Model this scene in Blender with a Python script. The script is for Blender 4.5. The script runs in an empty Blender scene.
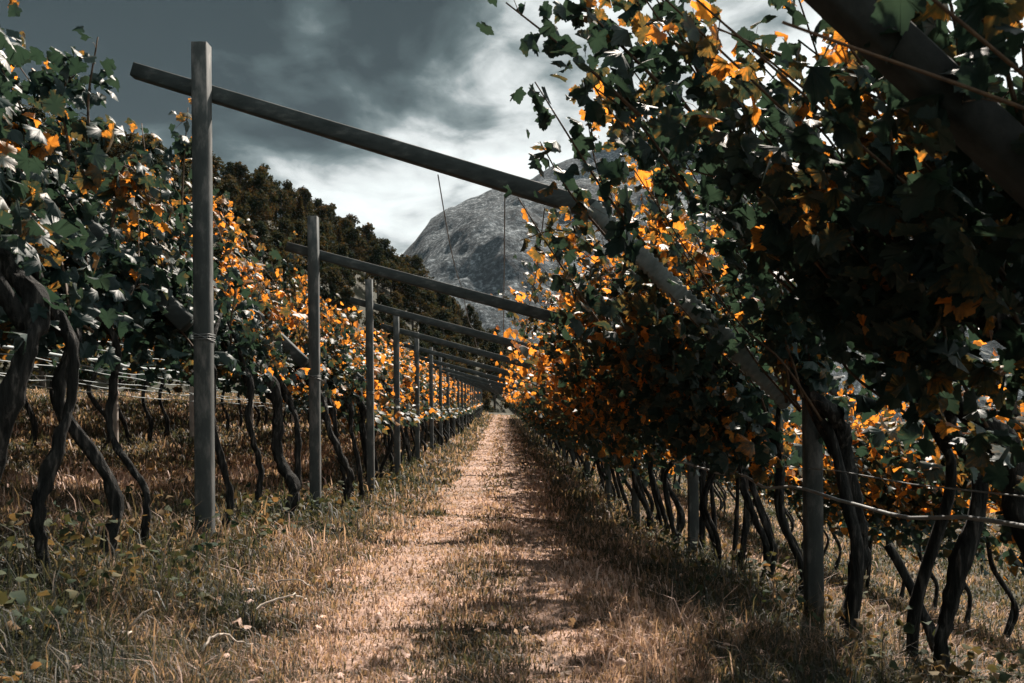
import bpy, math, random
import numpy as np
from mathutils import Vector

C = bpy.context.scene
COL = C.collection
R = math.radians
rnd = random.Random(7)

# ------------------------------------------------------------------ camera
cam_d = bpy.data.cameras.new('camera')
cam = bpy.data.objects.new('camera', cam_d)
COL.objects.link(cam)
cam.location = (0, 0, 0.9)
cam.rotation_euler = (R(90), 0, 0)
cam_d.sensor_width = 36
cam_d.lens = 32.0
cam_d.shift_x = 0.0098
cam_d.shift_y = 0.0864
cam_d.clip_start = 0.05
cam_d.clip_end = 20000
cam_d.dof.use_dof = True
cam_d.dof.focus_distance = 9.5
cam_d.dof.aperture_fstop = 7.0
C.camera = cam

# ------------------------------------------------------------------ world, sun, exposure
SUN_EL, SUN_AZ = R(49), R(19)          # azimuth from +Y towards +X
w = bpy.data.worlds.new('World')
C.world = w
w.use_nodes = True
nt = w.node_tree
nt.nodes.clear()
N = nt.nodes.new
L = nt.links.new
out = N('ShaderNodeOutputWorld')
bg = N('ShaderNodeBackground')
bg.inputs['Strength'].default_value = 0.1
L(bg.outputs[0], out.inputs[0])
sky = N('ShaderNodeTexSky')
sky.sky_type = 'NISHITA'
sky.sun_disc = False
sky.sun_elevation = SUN_EL
sky.sun_rotation = SUN_AZ
tc = N('ShaderNodeTexCoord')
sep = N('ShaderNodeSeparateXYZ')
L(tc.outputs['Generated'], sep.inputs[0])


def wmath(op, a, b=None, c=None):
    n = N('ShaderNodeMath')
    n.operation = op
    for k, v in enumerate((a, b, c)):
        if v is None:
            continue
        if isinstance(v, (int, float)):
            n.inputs[k].default_value = v
        else:
            L(v, n.inputs[k])
    return n.outputs[0]


zc = wmath('ADD', wmath('MAXIMUM', sep.outputs['Z'], 0.0), 0.30)
px = wmath('DIVIDE', sep.outputs['X'], zc)
py = wmath('DIVIDE', sep.outputs['Y'], zc)
comb = N('ShaderNodeCombineXYZ')
L(px, comb.inputs[0])
L(py, comb.inputs[1])
cn = N('ShaderNodeTexNoise')
cn.inputs['Scale'].default_value = 2.3
cn.inputs['Detail'].default_value = 9
cn.inputs['Roughness'].default_value = 0.5
cn.inputs['Distortion'].default_value = 0.3
L(comb.outputs[0], cn.inputs['Vector'])
cn2 = N('ShaderNodeTexNoise')
cn2.inputs['Scale'].default_value = 6.5
cn2.inputs['Detail'].default_value = 8
cn2.inputs['Roughness'].default_value = 0.55
cn2.inputs['Distortion'].default_value = 0.6
L(comb.outputs[0], cn2.inputs['Vector'])
f = wmath('MULTIPLY_ADD', sep.outputs['X'], 2.0, 0.77)
f = wmath('SUBTRACT', f, wmath('MULTIPLY', wmath('SUBTRACT', wmath('MINIMUM', sep.outputs['Z'], 0.42), 0.25), 3.1))
f = wmath('SUBTRACT', f, wmath('MULTIPLY', wmath('SUBTRACT', 0.75, wmath('MINIMUM', sep.outputs['Y'], 0.75)), -0.16))   # unseen sky behind the camera brightened to fill the shadows
f = wmath('ADD', f, wmath('MULTIPLY', wmath('SUBTRACT', cn.outputs['Fac'], 0.5), 3.0))
f = wmath('ADD', f, wmath('MULTIPLY', wmath('SUBTRACT', cn2.outputs['Fac'], 0.5), 0.95))
ramp = N('ShaderNodeValToRGB')
L(f, ramp.inputs[0])
els = ramp.color_ramp.elements
els[0].position, els[0].color = 0.0, (0.008, 0.016, 0.017, 1)
els[1].position, els[1].color = 1.0, (0.62, 0.66, 0.65, 1)
for p_, c_ in ((0.22, (0.038, 0.056, 0.057, 1)), (0.42, (0.135, 0.162, 0.163, 1)), (0.64, (0.43, 0.45, 0.445, 1))):
    e = els.new(p_)
    e.color = c_
mul = N('ShaderNodeVectorMath')
mul.operation = 'SCALE'
L(ramp.outputs[0], mul.inputs[0])
mul.inputs['Scale'].default_value = 6.4
mixw = N('ShaderNodeMix')
mixw.data_type = 'RGBA'
mixw.inputs[0].default_value = 0.993      # cloud cover over the clear sky
L(sky.outputs[0], mixw.inputs[6])
L(mul.outputs[0], mixw.inputs[7])
L(mixw.outputs[2], bg.inputs['Color'])

sl = bpy.data.lights.new('sun', 'SUN')
sl.energy = 5.0
sl.angle = R(1.2)
sl.color = (1.0, 0.88, 0.77)
sun = bpy.data.objects.new('sun', sl)
COL.objects.link(sun)
sdir = Vector((math.cos(SUN_EL) * math.sin(SUN_AZ), math.cos(SUN_EL) * math.cos(SUN_AZ), math.sin(SUN_EL)))
sun.rotation_euler = sdir.to_track_quat('Z', 'Y').to_euler()

vs = C.view_settings
vs.view_transform = 'Standard'
vs.look = 'None'
vs.gamma = 1.0
vs.exposure = 1.5
C.cycles.max_bounces = 6
C.cycles.diffuse_bounces = 4
C.cycles.transmission_bounces = 4
C.cycles.volume_bounces = 0
C.cycles.use_denoising = True


# ------------------------------------------------------------------ helpers
def softplus(v, k=1.0):
    v = np.asarray(v, float)
    return np.logaddexp(0, v * k) / k


def vnoise(x, y, seed=0):
    """smooth value noise on numpy arrays, -1..1"""
    x = np.asarray(x, float); y = np.asarray(y, float)
    xi = np.floor(x).astype(np.int64); yi = np.floor(y).astype(np.int64)
    xf = x - xi; yf = y - yi
    u = xf * xf * (3 - 2 * xf); v = yf * yf * (3 - 2 * yf)

    def h(a, b):
        n = (a * 374761393 + b * 668265263 + seed * 1442695041) & 0xFFFFFFFF
        n = ((n ^ (n >> 13)) * 1274126177) & 0xFFFFFFFF
        return ((n ^ (n >> 16)) & 0xFFFF) / 32767.5 - 1
    return (h(xi, yi) * (1 - u) + h(xi + 1, yi) * u) * (1 - v) + (h(xi, yi + 1) * (1 - u) + h(xi + 1, yi + 1) * u) * v


def fbm(x, y, o=5, seed=0, rough=0.5):
    t = 0; a = 1; s = 0
    for k in range(o):
        t = t + a * vnoise(x * 2 ** k + 17.3 * k, y * 2 ** k - 9.1 * k, seed + k)
        s += a; a *= rough
    return t / s


def rise(y):
    y = np.asarray(y, float)
    r = 0.036 * softplus(y - 31, 0.18)
    return np.where(y > 110, 3.0 + 0.004 * (y - 110), np.minimum(r, 3.0))


def dip(y):
    return 0.34 * np.exp(-((np.asarray(y, float) - 14.5) / 6.5) ** 2)


def ground_z(x, y):
    x = np.asarray(x, float); y = np.asarray(y, float)
    left = 0.20 * softplus(-1.6 - x, 4.0)
    left = np.where(left > 1.6, 1.6 + (left - 1.6) * 0.25, left)
    right = -0.27 * softplus(x - 0.65, 4.0)
    right = np.where(right < -2.2, -2.2 + (right + 2.2) * 0.1, right)
    far = np.clip((np.hypot(x, y) - 150) / 200, 0, 1)
    return (left + right) * (1 - far) + rise(y) - dip(y) + 0.03 * vnoise(x * 1.3, y * 1.3, 3) * np.clip(1.2 - y / 60, 0, 1) + 0.02 * vnoise(x * 4, y * 4, 5) * np.clip(1.2 - y / 30, 0, 1)


def mesh_np(name, verts, faces, attrs=None, smooth=False):
    """faces: list of int arrays (n x k), mixed k allowed"""
    me = bpy.data.meshes.new(name)
    verts = np.ascontiguousarray(verts, np.float32)
    me.vertices.add(len(verts))
    me.vertices.foreach_set('co', verts.ravel())
    loops = np.concatenate([np.asarray(f_).ravel() for f_ in faces]).astype(np.int32)
    sizes = np.concatenate([np.full(len(f_), np.asarray(f_).shape[1]) for f_ in faces]).astype(np.int32)
    starts = np.concatenate([[0], np.cumsum(sizes)[:-1]]).astype(np.int32)
    me.loops.add(len(loops))
    me.loops.foreach_set('vertex_index', loops)
    me.polygons.add(len(sizes))
    me.polygons.foreach_set('loop_start', starts)
    me.polygons.foreach_set('loop_total', sizes)
    for k, v in (attrs or {}).items():
        at = me.attributes.new(k, 'FLOAT', 'POINT')
        at.data.foreach_set('value', np.ascontiguousarray(v, np.float32))
    me.update(calc_edges=True)
    if smooth:
        me.polygons.foreach_set('use_smooth', np.ones(len(sizes), bool))
    return me


def link(name, me, mat=None, parent=None):
    o = bpy.data.objects.new(name, me)
    COL.objects.link(o)
    if mat is not None and me is not None and len(me.materials) == 0:
        me.materials.append(mat)
    if parent is not None:
        o.parent = parent
    return o


def empty(name, loc=(0, 0, 0), rz=0.0):
    o = bpy.data.objects.new(name, None)
    o.empty_display_size = 0.2
    COL.objects.link(o)
    o.location = loc
    o.rotation_euler = (0, 0, rz)
    return o


def tag(o, label, cat, group=None, kind=None):
    o['label'] = label
    o['category'] = cat
    if group:
        o['group'] = group
    if kind:
        o['kind'] = kind
    return o


def struct(name, me, mat):
    o = link(name, me, mat)
    o['kind'] = 'structure'
    return o


def dup(root, loc, rz=None, scale=None):
    r = root.copy()
    COL.objects.link(r)
    r.location = loc
    if rz is not None:
        r.rotation_euler = (0, 0, rz)
    if scale is not None:
        r.scale = scale
    for ch in list(root.children):
        c = ch.copy()
        COL.objects.link(c)
        c.parent = r
    return r


class MB:
    def __init__(s):
        s.v = []; s.f = []; s.n = 0

    def add(s, v, faces):
        v = np.asarray(v, float)
        s.v.append(v)
        for f_ in faces:
            s.f.append(np.asarray(f_) + s.n)
        s.n += len(v)

    def tube(s, pts, rad, sides=8, cap=True, bumpy=0.0, seed=0):
        pts = np.asarray(pts, float)
        n = len(pts)
        rad = np.broadcast_to(np.asarray(rad, float), (n,))
        tang = np.gradient(pts, axis=0)
        tang /= np.linalg.norm(tang, axis=1)[:, None] + 1e-9
        ref = np.array([0.31, 0.91, 0.1]) if abs(tang[0][2]) > 0.5 else np.array([0.05, 0.1, 1.0])
        a = np.cross(tang, ref); a /= np.linalg.norm(a, axis=1)[:, None] + 1e-9
        b = np.cross(tang, a)
        ang = np.linspace(0, 2 * np.pi, sides, endpoint=False)
        rr = rad[:, None] * np.ones((1, sides))
        if bumpy:
            ii, jj = np.meshgrid(np.arange(n), np.arange(sides), indexing='ij')
            rr = rr * (1 + bumpy * vnoise(ii * 0.55 + seed, np.cos(ang)[None, :] * 1.7 + np.sin(ang)[None, :] * 2.3 + 0 * ii, seed))
        v = pts[:, None, :] + rr[:, :, None] * (np.cos(ang)[None, :, None] * a[:, None, :] + np.sin(ang)[None, :, None] * b[:, None, :])
        v = v.reshape(-1, 3)
        i = np.arange(n - 1)[:, None] * sides
        j = np.arange(sides)[None, :]
        j2 = (j + 1) % sides
        q = np.stack([i + j, i + j2, i + sides + j2, i + sides + j], -1).reshape(-1, 4)
        fs = [q]
        if cap:
            fs.append(np.arange(sides)[::-1][None, :])
            fs.append((np.arange(sides) + (n - 1) * sides)[None, :])
        s.add(v, fs)

    def prism(s, a, b, wy, wz0, wz1=None, up=(0, 0, 1), rings=2, rib=0.0, cham=0.18):
        """bar with chamfered rectangular section from a to b; wy across, wz0/wz1 height at the ends"""
        a = np.asarray(a, float); b = np.asarray(b, float)
        wz1 = wz0 if wz1 is None else wz1
        t = (b - a) / np.linalg.norm(b - a)
        up = np.asarray(up, float)
        sd = np.cross(t, up); sd /= np.linalg.norm(sd)
        u2 = np.cross(sd, t)
        c = 1 - cham
        sec = np.array([(-1, -c), (-c, -1), (c, -1), (1, -c), (1, c), (c, 1), (-c, 1), (-1, c)]) * 0.5
        vs_ = []
        for k in range(rings):
            r_ = k / (rings - 1)
            wz = wz0 + (wz1 - wz0) * r_
            sc = 1.0 - (rib if (k % 4) in (1, 2) else 0.0)
            for p, q in sec:
                vs_.append(a + (b - a) * r_ + sd * p * wy * sc + u2 * q * wz * sc)
        q_ = []
        for k in range(rings - 1):
            for j in range(8):
                j2 = (j + 1) % 8
                q_.append((k * 8 + j, k * 8 + j2, k * 8 + 8 + j2, k * 8 + 8 + j))
        s.add(vs_, [np.array(q_), np.arange(8)[::-1][None, :], (np.arange(8) + (rings - 1) * 8)[None, :]])

    def mesh(s, name, smooth=False):
        byk = {}
        for f_ in s.f:
            byk.setdefault(f_.shape[1], []).append(f_)
        return mesh_np(name, np.concatenate(s.v), [np.concatenate(x) for x in byk.values()], smooth=smooth)


# ------------------------------------------------------------------ materials
def new_mat(name):
    m = bpy.data.materials.new(name)
    m.use_nodes = True
    t = m.node_tree
    return m, t, t.nodes['Principled BSDF'], t.nodes['Material Output']


def nd(t, kind, **kw):
    n = t.nodes.new(kind)
    for k, v in kw.items():
        setattr(n, k, v)
    return n


def noise_ramp(t, scale, stops, coord='Object', detail=6, stretch=None, rough=0.6):
    tcn = nd(t, 'ShaderNodeTexCoord')
    src = tcn.outputs[coord]
    if stretch:
        mp = nd(t, 'ShaderNodeMapping')
        mp.inputs['Scale'].default_value = stretch
        t.links.new(src, mp.inputs[0])
        src = mp.outputs[0]
    nz = nd(t, 'ShaderNodeTexNoise')
    nz.inputs['Scale'].default_value = scale
    nz.inputs['Detail'].default_value = detail
    nz.inputs['Roughness'].default_value = rough
    t.links.new(src, nz.inputs['Vector'])
    rp = nd(t, 'ShaderNodeValToRGB')
    set_ramp(rp, stops)
    t.links.new(nz.outputs['Fac'], rp.inputs[0])
    return nz, rp


def set_ramp(rp, stops):
    e = rp.color_ramp.elements
    e[0].position, e[0].color = stops[0][0], (*stops[0][1], 1)
    e[1].position, e[1].color = stops[-1][0], (*stops[-1][1], 1)
    for p, c in stops[1:-1]:
        x = e.new(p)
        x.color = (*c, 1)


def bump(t, bs, src, strength, dist=0.01):
    b = nd(t, 'ShaderNodeBump')
    b.inputs['Strength'].default_value = strength
    b.inputs['Distance'].default_value = dist
    t.links.new(src, b.inputs['Height'])
    t.links.new(b.outputs[0], bs.inputs['Normal'])


def simple_mat(name, scale, stops, rough=0.85, bstr=0.4, bdist=0.01, stretch=None, spec=0.3):
    m, t, bs, _ = new_mat(name)
    nz, rp = noise_ramp(t, scale, stops, stretch=stretch)
    t.links.new(rp.outputs[0], bs.inputs['Base Color'])
    bs.inputs['Roughness'].default_value = rough
    bs.inputs['Specular IOR Level'].default_value = spec
    bump(t, bs, nz.outputs['Fac'], bstr, bdist)
    return m


M_bark = simple_mat('vine_bark', 34, [(0.36, (0.006, 0.007, 0.007)), (0.55, (0.018, 0.019, 0.018)), (0.72, (0.10, 0.093, 0.085))], 0.95, 1.0, 0.035, (1, 1, 0.16), 0.15)
M_cane = simple_mat('cane_bark', 30, [(0.3, (0.03, 0.02, 0.014)), (0.7, (0.09, 0.055, 0.03))], 0.8, 0.3)
M_conc = simple_mat('weathered_concrete', 14, [(0.25, (0.022, 0.029, 0.029)), (0.5, (0.042, 0.049, 0.048)), (0.72, (0.14, 0.137, 0.13))], 0.9, 0.5, 0.006, (1, 1, 0.35))
M_beam = simple_mat('grey_beam', 16, [(0.3, (0.016, 0.023, 0.023)), (0.55, (0.033, 0.042, 0.042)), (0.75, (0.09, 0.097, 0.095))], 0.85, 0.5, 0.006, (0.4, 1, 1))
M_arm = simple_mat('ribbed_arm', 16, [(0.3, (0.09, 0.115, 0.115)), (0.7, (0.17, 0.20, 0.20))], 0.8, 0.3, 0.004)
M_pale = simple_mat('pale_post', 14, [(0.25, (0.16, 0.14, 0.125)), (0.5, (0.27, 0.24, 0.215)), (0.75, (0.42, 0.37, 0.33))], 0.9, 0.4, 0.006, (1, 1, 0.35))
M_dark = simple_mat('dark_shaded_arm', 16, [(0.3, (0.010, 0.014, 0.014)), (0.7, (0.03, 0.036, 0.036))], 0.9, 0.5, 0.006)  # nearest arm: colour darkened to cancel ground bounce on its underside
M_hose = simple_mat('grey_hose', 8, [(0.3, (0.10, 0.11, 0.11)), (0.7, (0.24, 0.25, 0.25))], 0.45, 0.1, 0.003, spec=0.5)
M_wire = simple_mat('galvanised_wire', 5, [(0.3, (0.10, 0.11, 0.11)), (0.7, (0.2, 0.21, 0.21))], 0.5, 0.0)
M_palewire = simple_mat('pale_wire', 5, [(0.3, (0.15, 0.19, 0.20)), (0.7, (0.30, 0.34, 0.35))], 0.5, 0.0)
M_twig = simple_mat('dry_twig', 20, [(0.3, (0.25, 0.2, 0.16)), (0.7, (0.5, 0.44, 0.38))], 0.9, 0.2)
M_treebark = simple_mat('tree_bark', 3, [(0.3, (0.03, 0.026, 0.022)), (0.7, (0.09, 0.075, 0.06))], 0.95, 0.5, 0.05)


def leaf_mat(name, refl, trans, tfac, rough=0.5, spec=0.28, vary=0.08):
    m, t, bs, o = new_mat(name)
    at = nd(t, 'ShaderNodeAttribute', attribute_name='hue')
    oi = nd(t, 'ShaderNodeObjectInfo')
    r1 = nd(t, 'ShaderNodeValToRGB'); set_ramp(r1, refl)
    r2 = nd(t, 'ShaderNodeValToRGB'); set_ramp(r2, trans)
    tcn = nd(t, 'ShaderNodeTexCoord')
    nz = nd(t, 'ShaderNodeTexNoise')
    nz.inputs['Scale'].default_value = 40
    nz.inputs['Detail'].default_value = 3
    t.links.new(tcn.outputs['Object'], nz.inputs['Vector'])
    ad = nd(t, 'ShaderNodeMath', operation='MULTIPLY_ADD')
    t.links.new(nz.outputs['Fac'], ad.inputs[0])
    ad.inputs[1].default_value = 0.32
    ad2 = nd(t, 'ShaderNodeMath', operation='MULTIPLY_ADD')
    t.links.new(oi.outputs['Random'], ad2.inputs[0])
    ad2.inputs[1].default_value = vary
    t.links.new(at.outputs['Fac'], ad2.inputs[2])
    sb = nd(t, 'ShaderNodeMath', operation='SUBTRACT')
    t.links.new(ad2.outputs[0], sb.inputs[0]); sb.inputs[1].default_value = 0.20
    t.links.new(sb.outputs[0], ad.inputs[2])
    t.links.new(ad.outputs[0], r1.inputs[0])
    t.links.new(ad.outputs[0], r2.inputs[0])
    t.links.new(r1.outputs[0], bs.inputs['Base Color'])
    bs.inputs['Roughness'].default_value = rough
    bs.inputs['Specular IOR Level'].default_value = spec
    bump(t, bs, nz.outputs['Fac'], 0.3, 0.004)
    tl = nd(t, 'ShaderNodeBsdfTranslucent')
    t.links.new(r2.outputs[0], tl.inputs[0])
    mx = nd(t, 'ShaderNodeMixShader')
    mx.inputs[0].default_value = tfac
    t.links.new(bs.outputs[0], mx.inputs[1])
    t.links.new(tl.outputs[0], mx.inputs[2])
    t.links.new(mx.outputs[0], o.inputs[0])
    return m


M_leaf = leaf_mat('vine_leaf',
                  [(0.0, (0.015, 0.040, 0.040)), (0.45, (0.036, 0.062, 0.054)), (0.62, (0.16, 0.10, 0.035)), (0.8, (0.44, 0.19, 0.04)), (1.0, (0.30, 0.10, 0.03))],
                  [(0.0, (0.016, 0.032, 0.018)), (0.38, (0.02, 0.035, 0.02)), (0.52, (0.13, 0.08, 0.02)), (0.64, (0.72, 0.24, 0.025)), (0.8, (0.95, 0.33, 0.04)), (1.0, (0.7, 0.19, 0.02))], 0.5)
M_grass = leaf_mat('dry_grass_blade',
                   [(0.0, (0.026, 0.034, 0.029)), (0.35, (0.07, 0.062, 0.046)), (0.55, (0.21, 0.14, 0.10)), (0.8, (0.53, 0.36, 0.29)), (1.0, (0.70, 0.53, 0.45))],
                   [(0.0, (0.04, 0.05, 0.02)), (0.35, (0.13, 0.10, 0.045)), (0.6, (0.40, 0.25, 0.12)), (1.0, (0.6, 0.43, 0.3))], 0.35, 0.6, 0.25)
M_weed = leaf_mat('weed_leaf', [(0.0, (0.015, 0.035, 0.022)), (0.5, (0.05, 0.06, 0.03)), (1.0, (0.2, 0.13, 0.07))],
                  [(0.0, (0.02, 0.035, 0.012)), (0.5, (0.07, 0.06, 0.02)), (1.0, (0.3, 0.15, 0.05))], 0.35, 0.75, 0.12)
M_treeleaf = leaf_mat('tree_foliage',
                      [(0.0, (0.008, 0.018, 0.014)), (0.4, (0.018, 0.028, 0.017)), (0.65, (0.055, 0.035, 0.016)), (1.0, (0.10, 0.05, 0.018))],
                      [(0.0, (0.02, 0.03, 0.012)), (0.6, (0.06, 0.04, 0.012)), (1.0, (0.16, 0.07, 0.015))], 0.3, 0.9, 0.03, 0.16)

# ground and path
def soil_mat(name, stops, scale):
    m, t, bs, _ = new_mat(name)
    nz, rp = noise_ramp(t, scale, stops, detail=9, rough=0.65)
    nz2, rp2 = noise_ramp(t, scale * 9, [(0.3, (0.45, 0.45, 0.45)), (0.7, (1.0, 1.0, 1.0))], detail=6)
    mx = nd(t, 'ShaderNodeMix', data_type='RGBA', blend_type='MULTIPLY')
    mx.inputs[0].default_value = 1.0
    t.links.new(rp.outputs[0], mx.inputs[6]); t.links.new(rp2.outputs[0], mx.inputs[7])
    t.links.new(mx.outputs[2], bs.inputs['Base Color'])
    bs.inputs['Roughness'].default_value = 0.95
    bs.inputs['Specular IOR Level'].default_value = 0.15
    bump(t, bs, nz2.outputs['Fac'], 0.8, 0.03)
    return m


M_ground = soil_mat('vineyard_ground', [(0.3, (0.03, 0.04, 0.028)), (0.5, (0.06, 0.058, 0.04)), (0.72, (0.18, 0.13, 0.10))], 1.7)
M_path = soil_mat('trodden_grass_path', [(0.25, (0.09, 0.08, 0.055)), (0.45, (0.28, 0.19, 0.145)), (0.65, (0.46, 0.32, 0.26)), (0.85, (0.52, 0.385, 0.325))], 1.4)
M_hill = soil_mat('hill_floor', [(0.3, (0.02, 0.028, 0.018)), (0.7, (0.05, 0.045, 0.028))], 0.15)


def mountain_mat():
    m, t, bs, _ = new_mat('mountain_forest_rock')
    nz, rp = noise_ramp(t, 0.11, [(0.40, (0.012, 0.024, 0.032)), (0.50, (0.035, 0.052, 0.06)), (0.57, (0.13, 0.155, 0.17)), (0.70, (0.42, 0.47, 0.50))], detail=5, rough=0.75)
    nz2, rp2 = noise_ramp(t, 0.007, [(0.38, (0.28, 0.32, 0.34)), (0.60, (1, 1, 1))], detail=7)
    mx = nd(t, 'ShaderNodeMix', data_type='RGBA', blend_type='MULTIPLY')
    mx.inputs[0].default_value = 1.0
    t.links.new(rp.outputs[0], mx.inputs[6]); t.links.new(rp2.outputs[0], mx.inputs[7])
    t.links.new(mx.outputs[2], bs.inputs['Base Color'])
    bs.inputs['Roughness'].default_value = 0.95
    bs.inputs['Specular IOR Level'].default_value = 0.1
    bump(t, bs, nz.outputs['Fac'], 1.0, 8.0)
    return m


M_mount = mountain_mat()

# ------------------------------------------------------------------ ground sheet, path
def grid_mesh(name, xs, ys, zf):
    X, Y = np.meshgrid(xs, ys)
    Z = zf(X, Y)
    v = np.stack([X, Y, Z], -1).reshape(-1, 3)
    nx, ny = len(xs), len(ys)
    i = np.arange(ny - 1)[:, None] * nx + np.arange(nx - 1)[None, :]
    q = np.stack([i, i + 1, i + nx + 1, i + nx], -1).reshape(-1, 4)
    return mesh_np(name, v, [q], smooth=True)


def spaced(pts):
    o = []
    for a, b, n in pts:
        o.append(np.linspace(a, b, n, endpoint=False))
    o.append([pts[-1][1]])
    return np.concatenate(o)


gx = spaced([(-3000, -60, 30), (-60, -10, 50), (-10, 10, 220), (10, 60, 50), (60, 3000, 30)])
gy = spaced([(-30, 1, 30), (1, 30, 260), (30, 120, 180), (120, 400, 60), (400, 4300, 40)])
struct('ground', grid_mesh('ground', gx, gy, ground_z), M_ground)


def path_edge(y, side):
    return (-1.08 if side < 0 else 1.0) + 0.22 * vnoise(y * 0.45, 3.1 * side, 11) + 0.12 * vnoise(y * 1.7, 9.1 * side, 12)


def path_mesh():
    ys = spaced([(0.5, 30, 300), (30, 104, 220)])
    n = 26
    V = []
    for y in ys:
        a, b = float(path_edge(y, -1)), float(path_edge(y, 1))
        V.append(np.stack([np.linspace(a, b, n), np.full(n, y)], -1))
    V = np.array(V).reshape(-1, 2)
    k = np.tile(np.linspace(0, 1, n), len(ys))
    z = ground_z(V[:, 0], V[:, 1]) + 0.006 - 0.012 * (np.abs(k - 0.5) > 0.49)
    v = np.concatenate([V, z[:, None]], 1)
    i = np.arange(len(ys) - 1)[:, None] * n + np.arange(n - 1)[None, :]
    q = np.stack([i, i + 1, i + n + 1, i + n], -1).reshape(-1, 4)
    return mesh_np('path', v, [q], smooth=True)


struct('path', path_mesh(), M_path)

# ------------------------------------------------------------------ mountains
def px2(x, y, d):
    s = 910.0 / d
    return (x - 502) / s, 0.9 + (430 - y) / s


def mountain(name, prof, yr, depth_f, depth_b, seed, xr, amp, nx=300, ny=150):
    P = np.array([px2(a, b, yr) for a, b in prof])
    xs = np.linspace(xr[0], xr[1], nx)
    ys = np.linspace(yr - depth_f, yr + depth_b, ny)

    def zf(X, Y):
        u = np.where(Y < yr, (yr - Y) / depth_f, (Y - yr) / depth_b)
        ridge = np.interp(X + 40 * fbm(X / 400, Y / 400, 3, seed + 5), P[:, 0], P[:, 1])
        prf = np.clip(1 - u, 0, 1) ** 0.85
        nz = fbm(X / 260, Y / 260, 7, seed, 0.55)
        gul = -np.abs(fbm(X / 190 + 0.3 * Y / 190, Y / 700, 5, seed + 9))
        e = np.clip(u * 5, 0.10, 1) * np.clip((1 - u) * 4, 0, 1)
        h = np.clip(ridge / 480, 0.05, 1.3)
        return ridge * prf + amp * h * (nz * e + 0.7 * gul * e) + 5 * h * fbm(X / 25, Y / 25, 3, seed + 2) - 3
    return grid_mesh(name, xs, ys, zf)


struct('mountain_front', mountain('mountain_front', [(250, 440), (330, 350), (380, 282), (403, 256), (418, 238), (432, 219), (450, 206), (470, 197), (490, 189), (510, 184), (525, 180), (560, 178), (640, 176), (760, 178), (860, 184), (960, 196), (1040, 210), (1300, 260), (1800, 400)],
                                  2000, 900, 900, 21, (-600, 2900), 75, 520, 200), M_mount)
struct('mountain_back', mountain('mountain_back', [(300, 440), (420, 300), (480, 225), (520, 183), (545, 167), (565, 158), (590, 147), (640, 132), (720, 150), (900, 200), (1400, 400)],
                                 3300, 900, 900, 44, (-800, 3600), 100, 320, 110), M_mount)

# ------------------------------------------------------------------ wooded hill (setting) and its trees
RIDGE = np.array([(-95, 60, 26), (-62, 95, 31), (-52, 118, 34), (-46, 145, 38), (-39, 172, 39.5), (-24.5, 210, 34), (-7, 250, 21), (10, 285, 7), (22, 310, 3)], float)
FOOT = np.array([(-26, 30, 1.5), (-24, 60, 2), (-20, 85, 2.5), (-15, 110, 3), (-9, 130, 3), (0, 160, 3), (12, 200, 3), (22, 250, 3), (26, 300, 3)], float)


def hill_pt(t, u):
    k = np.arange(len(RIDGE))
    r_ = np.stack([np.interp(t, k, RIDGE[:, c]) for c in range(3)], -1)
    f_ = np.stack([np.interp(t, k, FOOT[:, c]) for c in range(3)], -1)
    p = f_ + (r_ - f_) * np.asarray(u)[..., None]
    s = np.clip(np.asarray(u), 0, 1)
    bulge = np.sin(s * np.pi) * 0.12 * (r_[..., 2] - f_[..., 2])
    over = np.maximum(np.asarray(u) - 1, 0)
    p[..., 2] += bulge - over * 1.6 * (r_[..., 2] - f_[..., 2])
    return p


tt, uu = np.meshgrid(np.linspace(0, 8, 70), np.linspace(-0.05, 1.8, 40))
hv = hill_pt(tt, uu)
hv[..., 2] += 0.8 * fbm(hv[..., 0] / 9, hv[..., 1] / 9, 4, 31) - 0.6
i = np.arange(39)[:, None] * 70 + np.arange(69)[None, :]
struct('hill', mesh_np('hill', hv.reshape(-1, 3), [np.stack([i, i + 1, i + 71, i + 70], -1).reshape(-1, 4)], smooth=True), M_hill)


def quad_cloud(cent, size, seed, nbias=None, hue=None):
    """small folded leaf-clump faces at the given centres"""
    g = np.random.default_rng(seed)
    n = len(cent)
    nrm = g.normal(size=(n, 3))
    if nbias is not None:
        nrm = nrm * 0.6 + nbias
    nrm /= np.linalg.norm(nrm, axis=1)[:, None]
    a = np.cross(nrm, g.normal(size=(n, 3))); a /= np.linalg.norm(a, axis=1)[:, None]
    b = np.cross(nrm, a)
    s = size * g.uniform(0.6, 1.3, (n, 1))
    fold = nrm * s * g.uniform(0.1, 0.4, (n, 1))
    v = np.stack([cent - b * s, cent + a * s * 0.62 - fold - b * s * 0.1, cent + b * s, cent - a * s * 0.62 - fold + b * s * 0.1], 1).reshape(-1, 3)
    f_ = np.arange(n)[:, None] * 4
    tri = np.concatenate([f_ + np.array([[0, 1, 2]]), f_ + np.array([[0, 2, 3]])])
    h = g.random(n) if hue is None else hue
    return v, tri, np.repeat(h, 4)


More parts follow.
